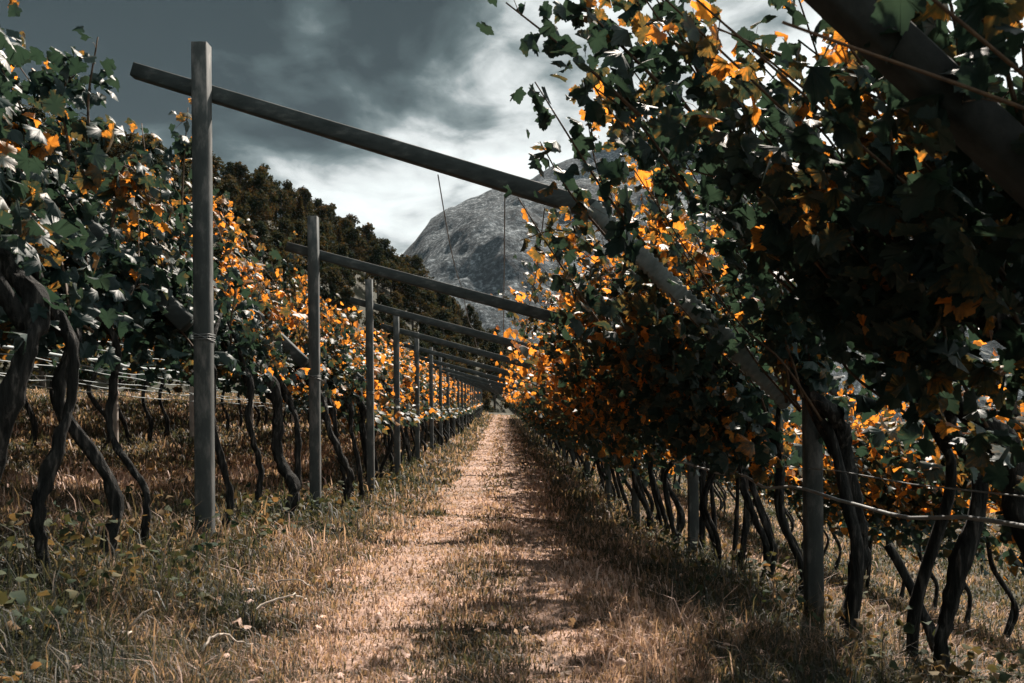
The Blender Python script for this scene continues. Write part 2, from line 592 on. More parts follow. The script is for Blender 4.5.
def tree_variant(seed, kind):
    g = np.random.default_rng(seed)
    mb = MB()
    cents, bias = [], []
    if kind == 'broad':
        H = g.uniform(7.5, 9.5)
        pts = [(0, 0, -0.8), (g.normal() * .1, g.normal() * .1, H * .3), (g.normal() * .3, g.normal() * .3, H * .6), (g.normal() * .4, g.normal() * .4, H * .85)]
        mb.tube(pts, [.22, .17, .11, .04], 7)
        nb = 26
        for k in range(nb):
            zz = H * (0.28 + 0.72 * ((k + g.random()) / nb))
            rr = 2.7 * math.sin(min(1, max(0.12, (1.04 - zz / H) * 1.35)) * math.pi / 2) * g.uniform(0.35, 1.05)
            th = k * 2.4 + g.normal() * .4
            c = np.array([rr * math.cos(th), rr * math.sin(th), zz])
            mb.tube([(0, 0, zz * 0.72), c * np.array([.6, .6, .93]), c], [.07, .045, .015], 4, cap=False)
            cr = g.uniform(0.65, 1.25)
            m = 75
            d = g.normal(size=(m, 3)); d /= np.linalg.norm(d, axis=1)[:, None]
            p = c + d * (g.random((m, 1)) ** 0.45) * cr * np.array([1, 1, .8])
            cents.append(p); bias.append(d * 0.7 + np.array([0, 0, .4]))
        size = 0.26
    else:
        H = g.uniform(9, 11)
        mb.tube([(0, 0, -0.8), (0, 0, H * .5), (0, 0, H)], [.2, .12, .02], 7)
        for k in range(60):
            u = (k + g.random()) / 60
            zz = H * (0.14 + 0.84 * u)
            rr = 2.0 * (1.02 - u) ** 0.85 * g.uniform(.7, 1.1)
            th = k * 2.4 + g.normal() * .3
            tip = np.array([rr * math.cos(th), rr * math.sin(th), zz - 0.3 * rr])
            mb.tube([(0, 0, zz), tip], [.04, .012], 4, cap=False)
            m = 34
            s = g.random((m, 1)) ** .7
            p = np.array([0, 0, zz]) + (tip - np.array([0, 0, zz])) * s + g.normal(size=(m, 3)) * .15
            cents.append(p); bias.append(np.tile([0, 0, .9], (m, 1)))
        size = 0.22
    cents = np.concatenate(cents); bias = np.concatenate(bias)
    hue = np.clip(0.35 + 0.3 * fbm(cents[:, 0] / 1.6 + seed, cents[:, 2] / 1.6, 2, seed) + g.normal(size=len(cents)) * .13, 0, 1)
    v, tri, h = quad_cloud(cents, size, seed, bias, hue)
    crown = mesh_np('crown', v, [tri], {'hue': h})
    return mb.mesh('trunk', True), crown, H


TREES = []
for s_, kd in ((1, 'broad'), (2, 'broad'), (3, 'broad'), (4, 'broad'), (5, 'broad'), (6, 'conifer'), (7, 'conifer')):
    trk, crw, H_ = tree_variant(s_, kd)
    trk.materials.append(M_treebark); crw.materials.append(M_treeleaf)
    TREES.append((trk, crw, H_, kd))


def place_tree(k, loc, sc, label, group, kind_name):
    trk, crw, H_, kd = TREES[k]
    t = empty(kind_name, loc, rnd.uniform(0, 6.28))
    t.scale = (sc * rnd.uniform(.9, 1.15), sc * rnd.uniform(.9, 1.15), sc)
    tag(t, label, 'tree', group)
    link('trunk', trk, None, t)
    link('crown', crw, None, t)
    return t


# skyline trees, then the slope below them
placed = []
def far_enough(p, dmin):
    for q in placed:
        if (p[0] - q[0]) ** 2 + (p[1] - q[1]) ** 2 < dmin ** 2:
            return False
    return True


t_ = 0.6
while t_ < 8:
    p = hill_pt(np.array([t_]), np.array([1.0 + rnd.uniform(-.05, .03)]))[0]
    k = rnd.choice([0, 1, 2, 3, 4, 5, 6] if 4.3 < t_ < 5 else [0, 1, 2, 3, 4, 0, 1, 2, 3, 4, 5])
    sc = rnd.uniform(.6, .95) if TREES[k][3] == 'broad' else rnd.uniform(.55, .8)
    if TREES[k][3] == 'broad':
        place_tree(k, p - np.array([0, 0, .3]), sc, 'rounded dark tree outlined against the clouds along the hill crest', 'broadleaf trees along the crest of the wooded hill', 'broadleaf_tree')
    else:
        place_tree(k, p - np.array([0, 0, .3]), sc, 'pointed dark conifer outlined against the clouds along the hill crest', 'conifers along the crest of the wooded hill', 'conifer_tree')
    placed.append(p)
    t_ += rnd.uniform(.09, .17)
tries = 0
nslope = 0
while nslope < 235 and tries < 9000:
    tries += 1
    t_ = rnd.uniform(0.4, 8) if rnd.random() < .6 else rnd.uniform(1.5, 6.5)
    u_ = rnd.uniform(0.02, 0.97) if nslope > 50 else rnd.uniform(-.03, .2)
    p = hill_pt(np.array([t_]), np.array([u_]))[0]
    if not far_enough(p, 3.1):
        continue
    placed.append(p)
    k = rnd.choice([0, 1, 2, 3, 4, 0, 1, 2, 3, 4, 5, 6])
    if TREES[k][3] == 'broad':
        place_tree(k, p - np.array([0, 0, .3]), rnd.uniform(.65, 1.05), 'dark rusty green tree in the wood that covers the hillside', 'broadleaf trees covering the hillside', 'broadleaf_tree')
    else:
        place_tree(k, p - np.array([0, 0, .3]), rnd.uniform(.6, .9), 'narrow dark conifer among the round trees on the hillside', 'conifers among the trees covering the hillside', 'conifer_tree')
    nslope += 1

# ------------------------------------------------------------------ pergola frames
# each frame: tall post, crossbeam falling to the right, ribbed arm falling to the next row
def frame_parts(top, bz, slope, tipx, arm_bot, x0=-0.56, ribs=False, thick=0.125, amat=None, pw=0.108, pmat=None):
    post = MB()
    post.prism((0, 0, -0.8), (-0.035, 0, top), pw, pw, pw * .95, up=(0, 1, 0), rings=8, cham=0.10)
    pm = post.mesh('post')
    bm_ = MB()
    bm_.prism((x0, 0.118, bz - slope * x0), (tipx, 0.118, bz - slope * tipx), 0.09, 0.097, 0.124, rings=10, cham=0.16)
    beam = bm_.mesh('crossbeam')
    ar = MB()
    ar.prism((tipx - 0.07, 0.118, bz - slope * tipx + 0.03), (arm_bot[0], 0.06, arm_bot[1]), thick, thick, thick * 1.08, up=(0, 1, 0), rings=170 if ribs else 12, rib=0.16 if ribs else 0.0, cham=0.2)
    am = ar.mesh('arm')
    for m_, mt in ((pm, pmat or M_conc), (beam, M_beam), (am, amat or M_beam)):
        m_.materials.append(mt)
    return pm, beam, am


F1 = frame_parts(3.50, 3.20, 0.314, 2.72, (3.99, 1.02), ribs=True, amat=M_arm)
FU = frame_parts(3.26, 2.86, 0.272, 2.80, (3.99, 0.92), -0.36, pw=.085, pmat=M_pale)
F0 = frame_parts(3.50, 3.20, 0.314, 2.72, (3.99, 1.02), thick=0.105, amat=M_dark)
F2 = frame_parts(3.26, 2.86, 0.272, 2.80, (3.99, 0.92), -0.36)


wb = MB()
q_ = .058
coil = []
for k in range(13):
    cx, cy = ((-1, -1), (1, -1), (1, 1), (-1, 1))[k % 4]
    coil.append((cx * q_ - .018, cy * q_, 1.46 + .004 * k))
coil += [(.09, -.075, 1.44), (.10, -.07, 1.40)]
wb.tube(coil, .003, 5)
WRAP = wb.mesh('wire_wrap')
WRAP.materials.append(M_wire)


def put_frame(F, loc, rz, label, group=None):
    t = empty('pergola_frame', loc, rz)
    tag(t, label, 'pergola frame', group)
    link('post', F[0], None, t)
    link('crossbeam', F[1], None, t)
    link('wire_wrap', WRAP, None, t)
    link('arm', F[2], None, t)
    return t


BAYS = [2.35, 6.28, 10.1, 14.35, 18.0, 22.3, 26.8]
while BAYS[-1] < 94:
    BAYS.append(BAYS[-1] + 4.2)
ordin = ['', 'first', 'second', 'third', 'fourth', 'fifth', 'sixth']
RZ = -R(2.6)
for i_, y in enumerate(BAYS):
    zr = float(rise(y))
    if i_ == 0:
        put_frame(F0, (-2.07, y + .1, 0.0), RZ, 'pergola frame whose thick dark arm slants down close overhead through the grape leaves')
    elif i_ == 1:
        put_frame(F1, (-2.04, y, 0.06), RZ, 'tallest concrete pergola frame, its long beam ending in a ribbed arm')
    elif i_ <= 6:
        put_frame(F2, (-2.06, y, zr), RZ, 'concrete pergola frame over the grassy path, %s in the line' % ordin[i_])
    else:
        put_frame(F2, (-2.07, y, zr), RZ, 'small distant pergola frame where the beams crowd together over the path', 'far pergola frames over the path')
    # the alleys on either side
    if 2 < y < 60:
        put_frame(FU, (-6.2, y + .25, zr + .72), RZ, 'pergola frame with a thin pale post in the vine row uphill of the path row', 'pergola frames of the uphill vine row')
        put_frame(F2, (2.09, y - .2, zr - .32), RZ, 'pergola frame whose square post stands among the dark vines downhill of the path', 'pergola frames of the downhill vine row')

# ------------------------------------------------------------------ wires and hoses
def run_line(name, pts, rad, mat, label, cat, group=None, sides=6):
    mb = MB()
    mb.tube(pts, rad, sides)
    return tag(link(name, mb.mesh(name, True), mat), label, cat, group)


def along(x, z, y0, y1, step, wob, seed, sag=0.0):
    ys = np.arange(y0, y1, step)
    xs = x + wob * vnoise(ys * 1.1, ys * 0 + seed, seed)
    zs = z + rise(ys) + wob * vnoise(ys * 1.3, ys * 0 + 4.2 + seed, seed + 3) - sag * np.abs(np.sin(ys * math.pi / 4.2))
    return np.stack([xs, ys, zs], -1)


run_line('irrigation_hose', along(2.0, 0.50, 1.5, 70, 0.25, 0.045, 2), 0.011, M_hose, 'grey wavy irrigation hose slung along the trunks downhill of the path', 'hose')
run_line('trellis_wire', along(2.03, 0.64, 1.5, 70, 1.0, 0.015, 5), 0.004, M_wire, 'thin wire just above the wavy hose on the downhill vines', 'wire')
run_line('irrigation_hose', along(-6.0, 1.93, 4, 70, 0.3, 0.05, 8), 0.026, M_palewire, 'pale blue grey hose along the uphill vine row beyond the path trunks', 'hose')
for j, (dz, dx) in enumerate(((2.25, 0), (2.12, .02), (1.80, .05), (1.72, 0.1), (1.62, -.05), (1.54, .04), (1.45, .0))):
    run_line('trellis_wire', along(-6.05 + dx, dz, 4, 60, 0.4, 0.035, 20 + j), 0.008, M_palewire, 'one of the thin pale wires strung through the uphill vine row', 'wire', 'pale wires of the uphill row')
run_line('irrigation_hose', along(6.1, -0.28, 3, 60, 0.3, 0.04, 18), 0.014, M_hose, 'faint grey hose on the second vine row down the slope', 'hose')
for xw, lab in ((-0.45, 'taut dark wire crossing from the tall frame beam to the next, above the path middle'),
                (0.02, 'taut dark wire between the beams nearer the overhanging leaves'),
                (0.30, 'thin dark wire running into the overhanging leaves')):
    zz = lambda y: (3.18 - .314 * (xw + 2.07)) if y < 8 else (2.92 - .272 * (xw + 2.07))
    pts = []
    for a, b in zip(BAYS[1:12], BAYS[2:13]):
        for q in np.linspace(0, 1, 8, endpoint=False):
            za, zb = zz(a) + float(rise(a)), zz(b) + float(rise(b))
            pts.append((xw, a + .12 + (b - a) * q, za + (zb - za) * q - .12 * math.sin(q * math.pi) + .02))
    run_line('trellis_wire', pts, 0.0045, M_wire, lab, 'wire')

# ------------------------------------------------------------------ vines
_r = [(0.0, 0.0), (0.11, -0.11), (0.22, -0.19), (0.31, -0.13), (0.44, -0.08), (0.39, 0.03), (0.36, 0.12), (0.45, 0.22), (0.53, 0.37), (0.44, 0.44), (0.33, 0.50), (0.26, 0.66), (0.12, 0.80), (0.0, 0.95)]
_t = []
for _k in range(len(_r) - 1):
    _a, _b = np.array(_r[_k]), np.array(_r[_k + 1])
    _d = _b - _a
    _t += [_a, _a + _d * .42 + np.array([_d[1], -_d[0]]) * .20, _a + _d * .60 - np.array([_d[1], -_d[0]]) * .02]
_t.append(np.array(_r[-1]))
HALF = np.array(_t)
nH = len(HALF)
LV = np.concatenate([[(0.0, 0.36)], HALF, HALF[1:-1] * np.array([-1, 1])])
_rt = [(0, k, k + 1) for k in range(1, nH)]
_lid = [1] + list(range(nH + 1, nH + 1 + nH - 2)) + [nH]
_lt = [(0, _lid[k + 1], _lid[k]) for k in range(nH - 1)]
LT = np.array(_rt + _lt)
LV2 = np.array([(0, 0), (0.4, -0.05), (0.5, 0.35), (0.0, 0.92), (-0.5, 0.35), (-0.4, -0.05)])
LT2 = np.array([(0, 1, 2), (0, 2, 3), (0, 3, 4), (0, 4, 5)])


def leaves_mesh(name, pos, nrm, tip, size, hue, seed, hi=True):
    g = np.random.default_rng(seed)
    n = len(pos)
    T, F_ = (LV, LT) if hi else (LV2, LT2)
    nrm = nrm / np.linalg.norm(nrm, axis=1)[:, None]
    tip = tip - (tip * nrm).sum(1)[:, None] * nrm
    tip /= np.linalg.norm(tip, axis=1)[:, None] + 1e-9
    sd = np.cross(tip, nrm)
    fold = g.uniform(-0.15, 0.85, (n, 1)); curl = g.uniform(-0.25, 0.95, (n, 1)); rip = g.uniform(-.22, .22, (n, 1)); cup = g.uniform(-.5, .9, (n, 1))
    tx = T[:, 0][None, :]; ty = T[:, 1][None, :]
    wid = g.uniform(0.85, 1.1, (n, 1))
    jx = tx * wid * (1 + 0.03 * g.normal(size=(n, len(T))))
    jy = ty + 0.01 * g.normal(size=(n, len(T))) * (tx != 0)
    z = -fold * np.abs(tx) - curl * ty * ty * 0.6 + rip * np.sin(tx * 6 + ty * 5) - cup * tx * tx
    s = size[:, None]
    v = pos[:, None, :] + (jx * s)[..., None] * sd[:, None, :] + (jy * s)[..., None] * tip[:, None, :] + (z * s)[..., None] * nrm[:, None, :]
    f_ = (np.arange(n)[:, None, None] * len(T) + F_[None]).reshape(-1, 3)
    return mesh_np(name, v.reshape(-1, 3), [f_], {'hue': np.clip(np.repeat(hue, len(T)) + np.tile(.16 * np.hypot(T[:, 0], T[:, 1] - .36) - .05, n) + .05 * g.normal(size=n * len(T)), .01, .99)}, smooth=hi)


def curve3(p, n):
    """Catmull-Rom through the points"""
    p = np.asarray(p, float)
    P = np.concatenate([[2 * p[0] - p[1]], p, [2 * p[-1] - p[-2]]])
    o = []
    for k in range(len(p) - 1):
        a, b, c, d = P[k:k + 4]
        for t in np.linspace(0, 1, n, endpoint=False):
            o.append(0.5 * (2 * b + (c - a) * t + (2 * a - 5 * b + 4 * c - d) * t * t + (3 * b - a - 3 * c + d) * t ** 3))
    o.append(p[-1])
    return np.array(o)


def vine(seed, nleaf, lsize, hi, side, thick=0.05, lean=None, ncane=9, orange=0.4, extra=None, low=0.0, full=True, head=None, limb=1.0, spread=54, maxunder=9.0, minz=0.0, shade_roof=0):
    """local origin at the vine's base; the arm of the pergola rises towards -x. returns trunk, list of canes, foliage meshes"""
    g = np.random.default_rng(seed)
    lean = g.normal(size=2) * np.array([.07, .14]) if lean is None else np.asarray(lean)
    hz = (1.18 if side == 'left' else 1.22) if head is None else head
    k1 = g.normal(size=3) * .07; k2 = g.normal(size=3) * .075
    hd = np.array([(-0.12 if side == 'left' else -.03) + g.normal() * .05, g.normal() * .06, hz])
    base = np.array([lean[0], lean[1], -0.12])
    m1 = base + (hd - base) * .33 + k1 + np.array([.05, 0, 0])
    m2 = base + (hd - base) * .7 + k2
    l1 = hd + np.array([-.32, g.normal() * .1, .34]) * limb; l2 = hd + np.array([-.75, g.normal() * .18, .80 + g.normal() * .05]) * limb
    tp = curve3([base, base + (m1 - base) * .3 + np.array([0, 0, .02]), m1, m2, hd, l1, l2], 12 if hi else 6)
    tp[3:] += np.cumsum(g.normal(size=(len(tp) - 3, 3)) * .0045, axis=0) if hi else 0
    rr = np.interp(np.linspace(0, 1, len(tp)), [0, .08, .3, .6, .68, 1], [1.15, .92, .84, .80, .95, .40]) * thick
    mb = MB()
    rr = rr * (1 + .16 * vnoise(np.arange(len(tp)) * .37, np.zeros(len(tp)) + seed * 1.3, seed))
    mb.tube(tp, rr, 16 if hi else 7, bumpy=0.42, seed=seed)
    if side == 'right' and g.random() < .65:      # second stem from the same stool
        o2 = np.array([g.normal() * .05, g.choice([-1, 1]) * g.uniform(.12, .3), 0])
        mb.tube(curve3([base + o2, m1 + o2 * 1.1 + g.normal(size=3) * .03, m2 + o2 * .8, hd + o2 * .3, hd + (l1 - hd) * .9], 6), np.linspace(thick * .75, thick * .4, 25), 8, bumpy=.3, seed=seed + 9)
    if hi:     # a second limb forking from the head
        f2 = hd + np.array([-.1 + g.normal() * .1, g.choice([-1, 1]) * .42, .42])
        mb.tube(curve3([m2 + (hd - m2) * .8, hd + (f2 - hd) * .5 + g.normal(size=3) * .03, f2], 6), np.linspace(thick * .75, thick * .35, 13), 8, bumpy=.3, seed=seed + 3)
    trunk = mb.mesh('trunk', True)
    canes, P, TN = [], [], []
    for k in range(ncane):
        th = R(g.uniform(-6, spread)) if k else R(spread * .8)
        ln = g.uniform(1.1, 1.95) if side == 'right' else g.uniform(.9, 1.55)
        yo = ((k + .5) / ncane - .5) * 1.25 + g.normal() * .1
        st = hd + (l2 - hd) * g.uniform(0, .9)
        st = np.array([st[0], st[1] * .5 + yo * .35, st[2]])
        dr = np.array([-math.sin(th), g.normal() * .25, math.cos(th)])
        e1 = st + dr * ln * .5 + np.array([0, yo * .45, 0]) + g.normal(size=3) * .07
        e2 = st + dr * ln + np.array([-.08, yo * .6, -.06 * ln]) + g.normal(size=3) * .1
        canes.append(curve3([st, (st + e1) / 2 + g.normal(size=3) * .05, e1, e2], 6))
    for e in (extra or []):
        canes.append(curve3(e, 6))
    npc = np.array([len(c) * (1.0 if kk < ncane else .75) for kk, c in enumerate(canes)])
    npc = (npc / npc.sum() * nleaf * (0.72 if full else 1)).astype(int)
    pos, outw = [], []
    small = []
    for kk, (c, m) in enumerate(zip(canes, npc)):
        t = g.random(m) ** 0.85 * (len(c) - 1)
        i0 = np.clip(t.astype(int), 0, len(c) - 2)
        p = c[i0] + (c[i0 + 1] - c[i0]) * (t - i0)[:, None]
        off = g.normal(size=(m, 3)) * (np.array([.11, .12, .10]) if kk < ncane else np.array([.07, .07, .07]))
        pos.append(p + off); outw.append(off)
        small.append(1.0 - (0.35 if kk >= ncane else .3) * (t / (len(c) - 1)) ** 2)
    if full:   # leaves hanging over and under the wires, between the canes
        m = nleaf - int(npc.sum())
        u = g.uniform(-.12 - low, 1.0, m)
        b0 = np.array([-.05, 0, 1.0]); b1 = np.array([-1.35, 0, 2.42])
        p = b0 + (b1 - b0) * u[:, None]
        p[:, 1] = g.uniform(-.62, .62, m)
        off = g.normal(size=(m, 3)) * np.array([.17, 0.02, .17])
        pos.append(p + off); outw.append(off); small.append(np.ones(m))
    if shade_roof:   # leaves lying over the wires of the overhead beams, added to shade the next alley
        u = g.random(shade_roof)
        p = np.stack([-1.35 - 1.9 * u, g.uniform(-.6, .6, shade_roof), 2.40 - .05 * u], -1) + g.normal(size=(shade_roof, 3)) * np.array([.05, .05, .09])
        pos.append(p); outw.append(p * 0); small.append(np.ones(shade_roof))
    shoot = np.concatenate([np.full(len(a), ncane <= q < len(canes)) for q, a in enumerate(pos)])
    pos = np.concatenate(pos); outw = np.concatenate(outw); small = np.concatenate(small)
    b0 = np.array([-.05, 0, 1.0]); b1 = np.array([-1.35, 0, 2.42])
    under = (pos[:, 0] - b0[0]) * (-.737) + (pos[:, 2] - b0[2]) * (-.675)      # distance below the plane of the arms
    ok = ((under < maxunder) | (pos[:, 0] < -1.4) & (shade_roof > 0)) & (pos[:, 2] > minz + g.random(len(pos)) * .25) | shoot
    pos, outw, small = pos[ok], outw[ok], small[ok]
    n = len(pos)
    nrm = np.array([.45, .05, .75]) + g.normal(size=(n, 3)) * .62
    tip = np.array([.12, -.1, -.8]) + g.normal(size=(n, 3)) * .6
    size = lsize * g.uniform(.6, 1.2, n) * small
    hue = 0.30 + 0.42 * fbm(pos[:, 1] * 1.9 + seed * 3.7, pos[:, 2] * 1.9 + pos[:, 0], 3, seed) + g.normal(size=n) * .13 + (orange - .4) + .10 * (pos[:, 2] - 1.7)
    fol = leaves_mesh('foliage', pos, nrm, tip, size, np.clip(hue, 0.02, .98), seed, hi)
    cm = []
    if hi:
        for c in canes:
            b = MB()
            b.tube(c, np.linspace(.0095, .0034, len(c)), 5)
            # leaf stalks and tendrils
            for q in range(2, len(c) - 1, 3):
                d = g.normal(size=3) * .06
                b.tube([c[q], c[q] + d * .6 + np.array([0, 0, .01]), c[q] + d], [.0025, .0018, .001], 3, cap=False)
            m_ = b.mesh('cane', True)
            m_.materials.append(M_cane)
            cm.append(m_)
    trunk.materials.append(M_bark)
    fol.materials.append(M_leaf)
    return trunk, cm, fol


def put_vine(V, x, y, z, label, group=None, sy=1, sc=1.0, canes=True):
    t = empty('grapevine', (x, y, z))
    t.scale = (sc, sc * sy, sc * (1 + .3 * float(dip(y))))
    tag(t, label, 'grapevine', group)
    link('trunk', V[0], None, t)
    if canes:
        for c in V[1]:
            link('cane', c, None, t)
    link('foliage', V[2], None, t)
    return t


def to_local(pts, x, y, z):
    """helper for long shoots given as (image x, image y, distance)"""
    o = []
    for a, b, d in pts:
        wx, wz = px2(a, b, d)
        o.append((wx - x, d - y, wz - z))
    return o


XL, XR = -2.16, 2.16
# --- named vines near the camera, uphill (left) row: y, thickness, lean, label, shoots
gz = lambda x, y: float(ground_z(x, y))
near_left = [
    (3.55, .048, (-.36, .0), 'thick black grapevine leaning inward at the edge of the uphill row', []),
    (4.45, .035, (-.06, -.02), 'grapevine with an S-shaped trunk and a pale sunlit patch of bark', [[(95, 175, 4.6), (88, 110, 4.6), (98, 42, 4.55)], [(110, 240, 4.5), (125, 170, 4.5), (150, 205, 4.5)]]),
    (4.85, .040, (.02, -.05), 'stout grapevine arching beside the S-shaped trunk', [[(70, 160, 5.0), (62, 100, 5.0), (80, 75, 5.0)]]),
    (5.45, .026, (-.0, .0), 'slender young grapevine standing just before the tallest post', []),
    (6.75, .030, (.05, .0), 'thin grapevine half hidden behind the tallest post', [[(180, 260, 6.9), (183, 190, 6.9), (188, 118, 6.9)]]),
    (8.05, .030, (.0, .02), 'thin kinked grapevine between the first and second posts', []),
    (8.75, .064, (.1, -.12), 'thick grapevine leaning back between the first and second posts', []),
    (9.6, .045, (.0, .0), 'grapevine touching the second tall post', []),
    (11.2, .05, None, 'crooked grapevine just past the second tall post', []),
    (12.2, .045, None, 'grapevine midway between the second and third posts', []),
    (13.3, .04, None, 'grapevine shortly before the third post', []),
    (14.6, .065, (.12, 0), 'heavy grapevine leaning against the third post', []),
]
for q, (y, th, ln, lab, sh) in enumerate(near_left):
    x = XL if q else -1.78
    z = gz(x, y)
    hi_n = 1000 if y < 9 else 760
    V = vine(100 + q, int(hi_n * 1.05), .112, True, 'left', th, ln, 8, (.29 + .018 * q) if y < 9 else .48, [to_local(s_, x, y, z) for s_ in sh], head=1.32, minz=1.18, shade_roof=620)
    put_vine(V, x, y, z, lab)

near_right = [
    (2.45, .05, None, 'grapevine whose dark leaves hang closest overhead', []),
    (3.15, .06, (.1, 0), 'dark grapevine arching in over the ribbed arm closest overhead', []),
    (3.95, .052, (.16, -.05), 'grapevine with a straight dark trunk leaning downhill beyond the hose bend', [[(640, 120, 3.9), (585, 70, 3.9), (506, 8, 3.9)], [(720, 120, 3.9), (680, 40, 3.9), (640, -40, 3.9)], [(760, 200, 3.8), (720, 110, 3.8), (690, 20, 3.8)]]),
    (4.55, .046, (.0, .0), 'upright dark grapevine where the hose sags lowest', [[(645, 250, 4.4), (600, 190, 4.4), (535, 88, 4.4)], [(660, 90, 4.3), (600, 30, 4.3), (560, -20, 4.3)], [(690, 200, 4.5), (640, 130, 4.5), (590, 90, 4.5)], [(700, 130, 4.5), (650, 60, 4.5), (610, -10, 4.5)]]),
    (5.75, .060, (.02, .05), 'thickest grapevine beside the first square post, with a leaning dead stub', [[(600, 330, 5.6), (560, 270, 5.6), (518, 205, 5.6)], [(620, 260, 5.5), (570, 200, 5.5), (540, 150, 5.5)], [(690, 200, 5.6), (640, 150, 5.6), (600, 100, 5.6)], [(660, 170, 5.2), (610, 120, 5.2), (575, 60, 5.2)], [(720, 230, 5.6), (660, 170, 5.6), (640, 90, 5.6)]]),
    (7.45, .03, None, 'spindly grapevine between the first square post and the forked vine', [[(690, 280, 7.4), (650, 200, 7.4), (625, 130, 7.4)], [(640, 260, 7.4), (600, 190, 7.4), (585, 120, 7.4)]]),
    (6.9, .036, None, 'grapevine just behind the first square post downhill', [[(600, 260, 6.8), (560, 240, 6.8), (520, 250, 6.8)], [(660, 300, 6.8), (620, 230, 6.8), (600, 170, 6.8)], [(700, 300, 6.8), (660, 220, 6.8), (650, 160, 6.8)]]),
    (8.0, .036, (.06, -.05), 'slim forked grapevine leaning towards the path, downhill row', []),
    (8.45, .034, (.0, .05), 'curved slim grapevine next to the forked one', []),
    (8.95, .034, None, 'slim grapevine beside the second square post downhill', []),
    (9.9, .04, None, 'grapevine right behind the second square post downhill', []),
    (10.7, .036, None, 'slim dark grapevine one past the second square post', []),
    (11.5, .04, None, 'dark grapevine two past the second square post', []),
    (12.3, .036, None, 'dark grapevine three past the second square post', []),
]
for q, (y, th, ln, lab, sh) in enumerate(near_right):
    x = XR
    z = gz(x, y)
    V = vine(200 + q, 700 if y < 3.5 else (1000 if y < 9 else 900), .122, True, 'right', th, ln, 11, .37 if y < 6 else .49, [to_local(s_, x, y, z) for s_ in sh], low=.05, head=1.28, limb=.45 if q in (4, 5) else 1.0, spread=34 if 4.2 < y < 6.6 else 54, maxunder=0.0 if y < 4.2 else (-.24 if y < 6.6 else .3), minz=1.0)
    t = put_vine(V, x, y, z, lab)
    if q == 4:
        mb = MB()
        mb.tube(curve3([(.34, -.70, -.08), (.25, -.64, .2), (.15, -.58, .47), (.06, -.52, .68)], 5), np.linspace(.036, .026, 16), 9, bumpy=.3, seed=5)
        s_ = link('dead_stub', mb.mesh('dead_stub', True), M_bark, t)

# --- the long rows: shared variants
FARL = [vine(300 + k, 640, .15, False, 'left', .042, None, 9, .48, minz=1.0, shade_roof=330) for k in range(6)]
FARR = [vine(320 + k, 700, .15, False, 'right', .038, None, 9, .50, low=.1, minz=.75) for k in range(6)]


def row(x0, y0, y1, step, V, label, group, zo=0.0):
    y = y0
    while y < y1:
        xx = x0 + rnd.gauss(0, .05)
        put_vine(rnd.choice(V), xx, y, gz(xx, y), label, group, sy=rnd.choice([1, -1]), sc=rnd.uniform(.93, 1.06), canes=False)
        y += step * rnd.uniform(.82, 1.18)


row(XL, 15.5, 88, .9, FARL, 'orange leaved grapevine beyond the third post of the row uphill of the path', 'grapevines farther along the uphill side of the path')
row(XR, 13.1, 88, .85, FARR, 'dark leaved grapevine farther along the dense row downhill of the path', 'grapevines farther along the downhill side of the path')
row(-6.3, 4.5, 50, 1.05, FARL, 'grapevine of the second row uphill, behind the pale hose and wires', 'grapevines of the second row uphill')
row(6.3, 4.0, 48, 1.05, FARR, 'grapevine of the second row downhill, seen between the trunks', 'grapevines of the second row downhill')

